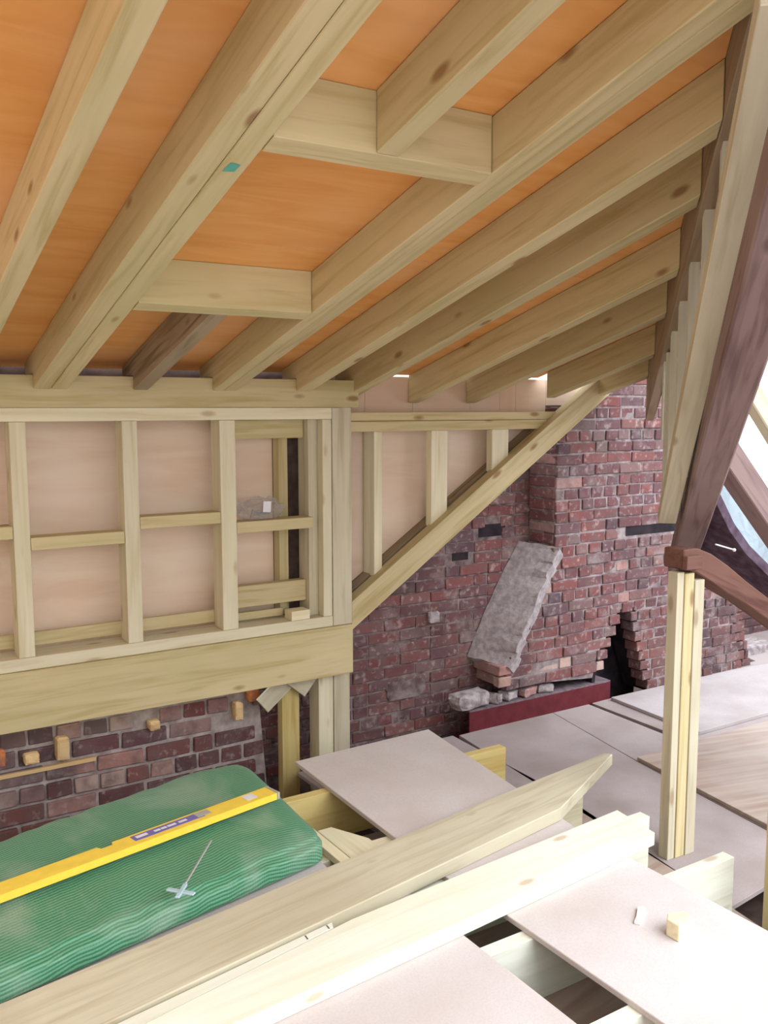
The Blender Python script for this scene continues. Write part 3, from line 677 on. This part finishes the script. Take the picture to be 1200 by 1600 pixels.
# green package
bm = bmesh.new(); NU, NV = 90, 64
uvl = bm.loops.layers.uv.new('UVMap'); rows = []; uvs = {}
RB, RF, LB, LF = Vector((1.36, 3.26)), Vector((1.395, 2.545)), Vector((-.5, 2.74)), Vector((-.5, 2.16))
for i in range(NU):
    u = i / (NU - 1); endt = min(1, (u / .022)); er = math.sqrt(max(0, 1 - (1 - endt) ** 2)); er = .55 + .45 * er
    row = []
    for j in range(NV):
        a = 2 * math.pi * j / NV
        cx, cz = math.cos(a), math.sin(a)
        px = math.copysign(abs(cx) ** .20, cx); pz = math.copysign(abs(cz) ** .26, cz)
        s = (px + 1) / 2 * 1.0
        inset = (1 - er) * .10
        s = inset + s * (1 - 2 * inset)
        if cx > .0 and u < .12: s -= .10 * (1 - u / .12) * (px > 0) * ((px + 1) / 2) ** 4
        base = RF.lerp(RB, s).lerp(LF.lerp(LB, s), u)
        zc, hh = .2945, .073 * (.72 + .28 * er)
        z = zc + pz * hh - (0.07 * (1 - s) ** 1.6 * (pz + 1) / 2)
        q = Vector((base.x * 3.5, base.y * 3.5, z * 9))
        n1 = noise.noise(q) * .004 + noise.noise(q * 3.7) * .004
        if pz > 0 and abs(px) > .9: n1 -= .004
        p = Vector((base.x + (1 - er) * -.0, base.y + n1 * 1.2 * (1 if cx > 0 else -1), max(.2195, z + n1 * 1.3)))
        v = bm.verts.new(p); uvs[v] = (u * 18.0, j / NV * 14.0 + u * .3); row.append(v)
    acc = 0.0
    for j in range(NV):
        if j: acc += (row[j].co - row[j - 1].co).length
        uvs[row[j]] = (u * 2.0, acc * 1.25)
    rows.append(row)
for i in range(NU - 1):
    for j in range(NV):
        k = (j + 1) % NV; f = bm.faces.new([rows[i][j], rows[i + 1][j], rows[i + 1][k], rows[i][k]])
        for lp in f.loops:
            uu = uvs[lp.vert]; lp[uvl].uv = (uu[0], uu[1] + (2.2 if (k == 0 and lp.vert in (rows[i][0], rows[i + 1][0])) else 0))
bm.faces.new(rows[0]); bm.faces.new(rows[-1][::-1])
for f in bm.faces: f.smooth = True
bmesh.ops.recalc_face_normals(bm, faces=bm.faces)
me = bpy.data.meshes.new('green_package'); bm.to_mesh(me); bm.free()
gp = link('green_package', me, Matrix.Identity(4), 'green'); tag(gp, 'large flat package wrapped in green woven plastic sheeting', 'package')

# spirit level on top
GZ = .357
lv_f = frame((.806, 2.722, GZ), (math.cos(.213), math.sin(.213), 0))
lv = empty('spirit_level', (0, 0, 0), label='long yellow spirit level lying on the green package', cat='spirit level')
lv.matrix_world = lv_f; WM[lv.name] = lv_f
def lbox(name, lo, hi, mat, par, bev=.001):
    vs = [lv_f @ Vector((x, y, z)) for z in (lo[2], hi[2]) for x, y in ((lo[0], lo[1]), (hi[0], lo[1]), (hi[0], hi[1]), (lo[0], hi[1]))]
    return loft(name, vs[:4], vs[4:], lv_f, mat, par, bev)
prof = [(-.62, -.036), (.535, -.036), (.535, .036), (-.055, .036), (-.062, .018), (-.098, .018), (-.105, .036), (-.62, .036)]
a = [lv_f @ Vector((x, y, 0)) for x, y in prof]; b = [lv_f @ Vector((x, y, .024)) for x, y in prof]
loft('body', a, b, lv_f, 'yellow', lv, .0012)
lbox('end_cap', (.536, -.037, -.0), (.546, .037, .025), 'vial', lv)
lb1 = lbox('brand_label', (.00, -.012, .0242), (.255, .024, .0250), 'purple', lv, 0)
for i, (x, w) in enumerate(((.012, .04), (.075, .022), (.10, .02), (.124, .03), (.165, .03))):
    lbox('label_mark', (x, 0, .0251), (x + w, .012 if i else .016, .0254), 'label', lb1, 0)
lbox('vial_window', (.23, -.008, .0252), (.282, .024, .0262), 'vial', lv, 0)
lbox('vial', (-.098, .020, .004), (-.062, .032, .018), 'vial', lv)
lbox('sticker', (.425, -.016, .0242), (.468, .026, .0248), 'label', lv, 0)
# cross shaped thing with thin rod
cp = empty('cross_headed_rod', (.850, 2.42, .338), label='thin dusty rod with a pale blue cross-shaped head lying on the green package', cat='tool')
bar('cross_arm', (.818, 2.453, .341), (.875, 2.385, .341), .016, .006, 'clearblue', cp)
bar('cross_arm', (.826, 2.392, .3415), (.872, 2.450, .3415), .014, .007, 'clearblue', cp)
bar('rod', (.873, 2.452, .343), (1.02, 2.62, .366), .007, .005, 'metal', cp)

# small items
bm = bmesh.new(); bmesh.ops.create_icosphere(bm, subdivisions=4, radius=1)
for v in bm.verts:
    n_ = noise.noise(v.co * 2.2) * .30 + abs(noise.noise(v.co * 5.1)) * .22
    r_ = 1 + n_ * (1.3 if v.co.z > 0 else .5)
    v.co = Vector((v.co.x * .105 * r_, v.co.y * .036 * r_, max(-.04, v.co.z * .052 * r_)))
zm = min(v.co.z for v in bm.verts)
for v in bm.verts: v.co.z -= zm
me = bpy.data.meshes.new('plastic_bag'); bm.to_mesh(me); bm.free()
bag = link('plastic_bag', me, Matrix.Translation((1.705, 3.71, 1.2245)), 'bag'); tag(bag, 'crumpled clear plastic bag with white label on the right noggin', 'bag')
mesh_world('bag_label', [(1.695, 3.657, 1.262), (1.735, 3.662, 1.258), (1.74, 3.668, 1.305), (1.702, 3.664, 1.308)], [(0, 1, 2, 3)], frame((1.72, 3.66, 1.28), (1, 0, 0)), 'label', bag, 0)
bm = bmesh.new()
for i in range(14):
    c = Vector((random.uniform(-.05, .05), random.uniform(-.012, .012), .012 + random.random() * .03)); d = Vector((random.uniform(-1, 1), random.uniform(-.3, .3), random.uniform(-.5, .5))).normalized() * .022
    r = bmesh.ops.create_cone(bm, segments=5, radius1=.003, radius2=.003, depth=.044)
    bmesh.ops.transform(bm, matrix=Matrix.Translation(c) @ d.to_track_quat('Z', 'Y').to_matrix().to_4x4(), verts=r['verts'])
me = bpy.data.meshes.new('fixings'); bm.to_mesh(me); bm.free()
fx = link('fixings', me, Matrix.Translation((1.705, 3.71, 1.228)), 'metal', bag); fx['kind'] = 'stuff'
tag(box('wood_block', (1.832, HY + .004, .7575), (1.925, 3.735, .800), 'cream', long=0), 'small cream block of wood lying on the bottom plate of the stud panel', 'block')
ck = slab('wood_chunk', [(2.010, 1.618), (2.078, 1.618), (2.085, 1.665), (2.035, 1.68), (2.008, 1.66)], .219, .268, 'cream', bev=.002); tag(ck, 'small cream wedge of wood standing on the near right board', 'offcut')
wc = slab('white_chip', [(1.985, 1.735), (2.05, 1.775), (2.062, 1.79), (2.045, 1.80), (2.0, 1.765), (1.975, 1.75)], .219, .228, 'white', bev=.001); tag(wc, 'thin white sliver lying on the near right board', 'offcut')
